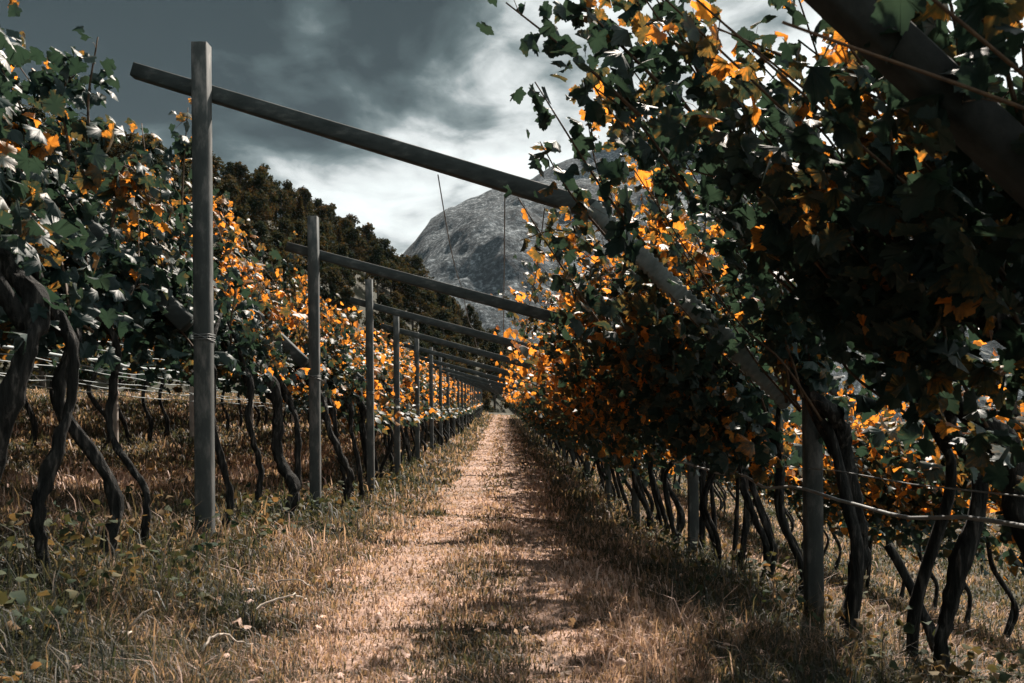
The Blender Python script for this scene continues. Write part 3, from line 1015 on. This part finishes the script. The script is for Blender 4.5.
# ------------------------------------------------------------------ grass, weeds, fallen leaves, twigs
def grass_mesh():
    g = np.random.default_rng(5)
    n = 460000
    # distance distribution dense near the camera
    d = 2.0 * (105 / 2.0) ** (g.random(n) ** 1.35)
    half = 0.66 * d + .6
    x = g.uniform(-1, 1, n) * half
    keep = (x > -24) & (x < 26)
    x, d = x[keep], d[keep]
    n = len(x)
    e0 = path_edge(d, -1); e1 = path_edge(d, 1)
    onp = np.clip(np.minimum(x - e0, e1 - x) / .35, -1, 1)            # 1 inside the path, -1 outside
    track = np.exp(-((x + .62 + .1 * vnoise(d * .3, d * 0, 4)) / .26) ** 2) + np.exp(-((x - .28 + .1 * vnoise(d * .3, d * 0 + 7, 4)) / .2) ** 2)
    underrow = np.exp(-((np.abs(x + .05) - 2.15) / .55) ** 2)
    patch = fbm(x * 1.5, d * 1.1, 5, 8, .65)
    drop = g.random(n) < (0.28 * np.clip(onp, 0, 1) * np.clip(track, 0, 1) + .15 * (patch > .15))
    keep = ~drop
    x, d, onp, track, underrow, patch = [a[keep] for a in (x, d, onp, track, underrow, patch)]
    n = len(x)
    ln = np.where(onp > 0, .045, .08) + .09 * underrow * np.where((x > 0) & (d < 6), .45, 1) + .05 * np.clip(patch, 0, 1) - .02 * np.clip(track, 0, 1) * (onp > 0)
    ln = ln * g.uniform(.5, 1.5, n) * np.where(g.random(n) < .04, 1.9, 1.0) * (1 + d / 80)
    wd = np.maximum(.0015, .0007 * d) * g.uniform(.8, 1.6, n)
    th = g.uniform(0, 2 * np.pi, n)
    lean = ln * g.uniform(.15, 1.1, n)
    z = ground_z(x, d) - .004
    dx, dy = np.cos(th), np.sin(th)
    ph = th + np.pi / 2 + g.normal(size=n) * .3
    sx, sy = np.cos(ph) * wd, np.sin(ph) * wd
    b = np.stack([x, d, z], -1)
    m = b + np.stack([dx * lean * .35, dy * lean * .35, ln * .62], -1)
    t = b + np.stack([dx * lean, dy * lean, ln * np.clip(1.05 - .35 * (lean / ln), .45, 1)], -1)
    s = np.stack([sx, sy, 0 * sx], -1)
    v = np.stack([b - s, b + s, m + s * .8, m - s * .8, t], 1).reshape(-1, 3)
    f0 = np.arange(n)[:, None] * 5
    hue = .44 + .62 * patch + (.10 + .24 * np.clip(track, 0, 1)) * np.clip(onp * 2, 0, 1) - .10 * underrow - .33 * np.clip((5.3 - d) / 2.4, 0, 1) - .15 * np.clip((np.abs(x + .3) - .9) / 1.0, 0, 1) + .36 * np.exp(-((np.abs(x) - 4.15) / .5) ** 2) + g.normal(size=n) * .2  # near grass is greener; it and the path sides darkened in place of shade
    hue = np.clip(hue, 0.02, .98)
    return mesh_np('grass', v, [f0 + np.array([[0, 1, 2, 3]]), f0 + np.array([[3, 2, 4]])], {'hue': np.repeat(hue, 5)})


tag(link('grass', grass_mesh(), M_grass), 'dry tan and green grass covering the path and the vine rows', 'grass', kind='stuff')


def weeds_mesh():
    g = np.random.default_rng(77)
    pos, nrm, tip, size, hue = [], [], [], [], []
    for k in range(520):
        if k < 380:
            sd = -1 if g.random() < .6 else 1
            y = 2.6 * (26 / 2.6) ** g.random()
            x = sd * 2.1 + g.normal() * .38
        else:
            y = 2.4 * (20 / 2.4) ** g.random()
            x = g.uniform(-.55, .55) * y * 1.1
            if -1.5 < x < 1.1:
                continue
        z = gz(x, y)
        h = g.uniform(.08, .34) * (1.2 if abs(abs(x) - 2.1) < .5 else .55)
        m = int(g.integers(7, 22))
        u = g.random(m)
        c = np.stack([x + g.normal(size=m) * .07, y + g.normal(size=m) * .07, z + .02 + h * u], -1)
        pos.append(c)
        nrm.append(np.array([0, 0, .8]) + g.normal(size=(m, 3)) * .45)
        th = g.uniform(0, 6.28, m)
        tip.append(np.stack([np.cos(th), np.sin(th), -.2 + 0 * th], -1))
        size.append(g.uniform(.018, .055, m) * (1 + y / 30))
        hue.append(np.full(m, np.clip(g.normal(.45, .25), .02, .95)) + g.normal(size=m) * .05)
    return leaves_mesh('weeds', np.concatenate(pos), np.concatenate(nrm), np.concatenate(tip), np.concatenate(size), np.clip(np.concatenate(hue), .02, .9), 7, False)


tag(link('weeds', weeds_mesh(), M_weed), 'low leafy weeds growing thickly along both vine rows', 'weeds', kind='stuff')


def litter_mesh():
    g = np.random.default_rng(78)
    n = 1500
    y = 2.2 * (24 / 2.2) ** g.random(n)
    x = np.where(g.random(n) < .6, np.sign(g.random(n) - .5) * 2.0 + g.normal(size=n) * .8, g.uniform(-.6, .6, n) * y)
    z = ground_z(x, y) + .02 + g.random(n) * .07
    nrm = np.array([0, 0, 1.0]) + g.normal(size=(n, 3)) * .55
    tip = g.normal(size=(n, 3))
    return leaves_mesh('fallen_leaves', np.stack([x, y, z], -1), nrm, tip, g.uniform(.02, .055, n), np.clip(g.normal(.72, .16, n), .3, 1), 79, True)


tag(link('fallen_leaves', litter_mesh(), M_grass), 'dry fallen vine leaves scattered through the grass', 'fallen leaves', kind='stuff')

for k, (ax, ay, bx, by, bend, lab) in enumerate((
        (-1.42, 5.3, -1.05, 5.1, .06, 'pale bent twig lying in the grass beside the path near the tallest post'),
        (-1.75, 5.45, -1.45, 5.05, -.08, 'forked pale twig lying below the tallest post'),
        (-1.20, 4.35, -.95, 4.55, .05, 'short pale twig lying near the path edge'),
        (-1.62, 3.75, -1.48, 3.55, .04, 'small curled pale twig under the S-shaped vine'),
        (-1.15, 3.5, -1.03, 3.72, -.03, 'thin upright pale stalk in the grass'))):
    mb = MB()
    za, zb = gz(ax, ay), gz(bx, by)
    mid = ((ax + bx) / 2 + bend, (ay + by) / 2, (za + zb) / 2 + .10)
    c = curve3([(ax, ay, za + .05), mid, (bx, by, zb + .06)], 7)
    c[1:] += np.cumsum(np.random.default_rng(k).normal(size=(len(c) - 1, 3)) * .006, axis=0)
    mb.tube(c, np.linspace(.0065, .003, len(c)), 6, bumpy=.2, seed=k)
    if k % 2:
        mb.tube([c[6], c[6] + np.array([.06, .03, .07]), c[6] + np.array([.10, .02, .09])], [.006, .004, .002], 5)
    tag(link('twig', mb.mesh('twig', True), M_twig), lab, 'twig')

# ------------------------------------------------------------------ haze
HAZE = True
if HAZE:
    mb = MB()
    x0, x1, y0, y1, z0, z1 = -3200, 3800, -60, 4400, -60, 1200
    mb.add([(x0, y0, z0), (x1, y0, z0), (x1, y1, z0), (x0, y1, z0), (x0, y0, z1), (x1, y0, z1), (x1, y1, z1), (x0, y1, z1)],
           [np.array([(0, 3, 2, 1), (4, 5, 6, 7), (0, 1, 5, 4), (1, 2, 6, 5), (2, 3, 7, 6), (3, 0, 4, 7)])])
    hm = bpy.data.materials.new('haze')
    hm.use_nodes = True
    hm.node_tree.nodes.clear()
    ho = hm.node_tree.nodes.new('ShaderNodeOutputMaterial')
    pv = hm.node_tree.nodes.new('ShaderNodeVolumePrincipled')
    pv.inputs['Color'].default_value = (0.62, 0.80, 0.95, 1)
    pv.inputs['Density'].default_value = 0.00002
    hm.node_tree.links.new(pv.outputs[0], ho.inputs['Volume'])
    h = link('haze', mb.mesh('haze'), hm)
    tag(h, 'thin pale haze between the vineyard and the mountain', 'haze', kind='stuff')
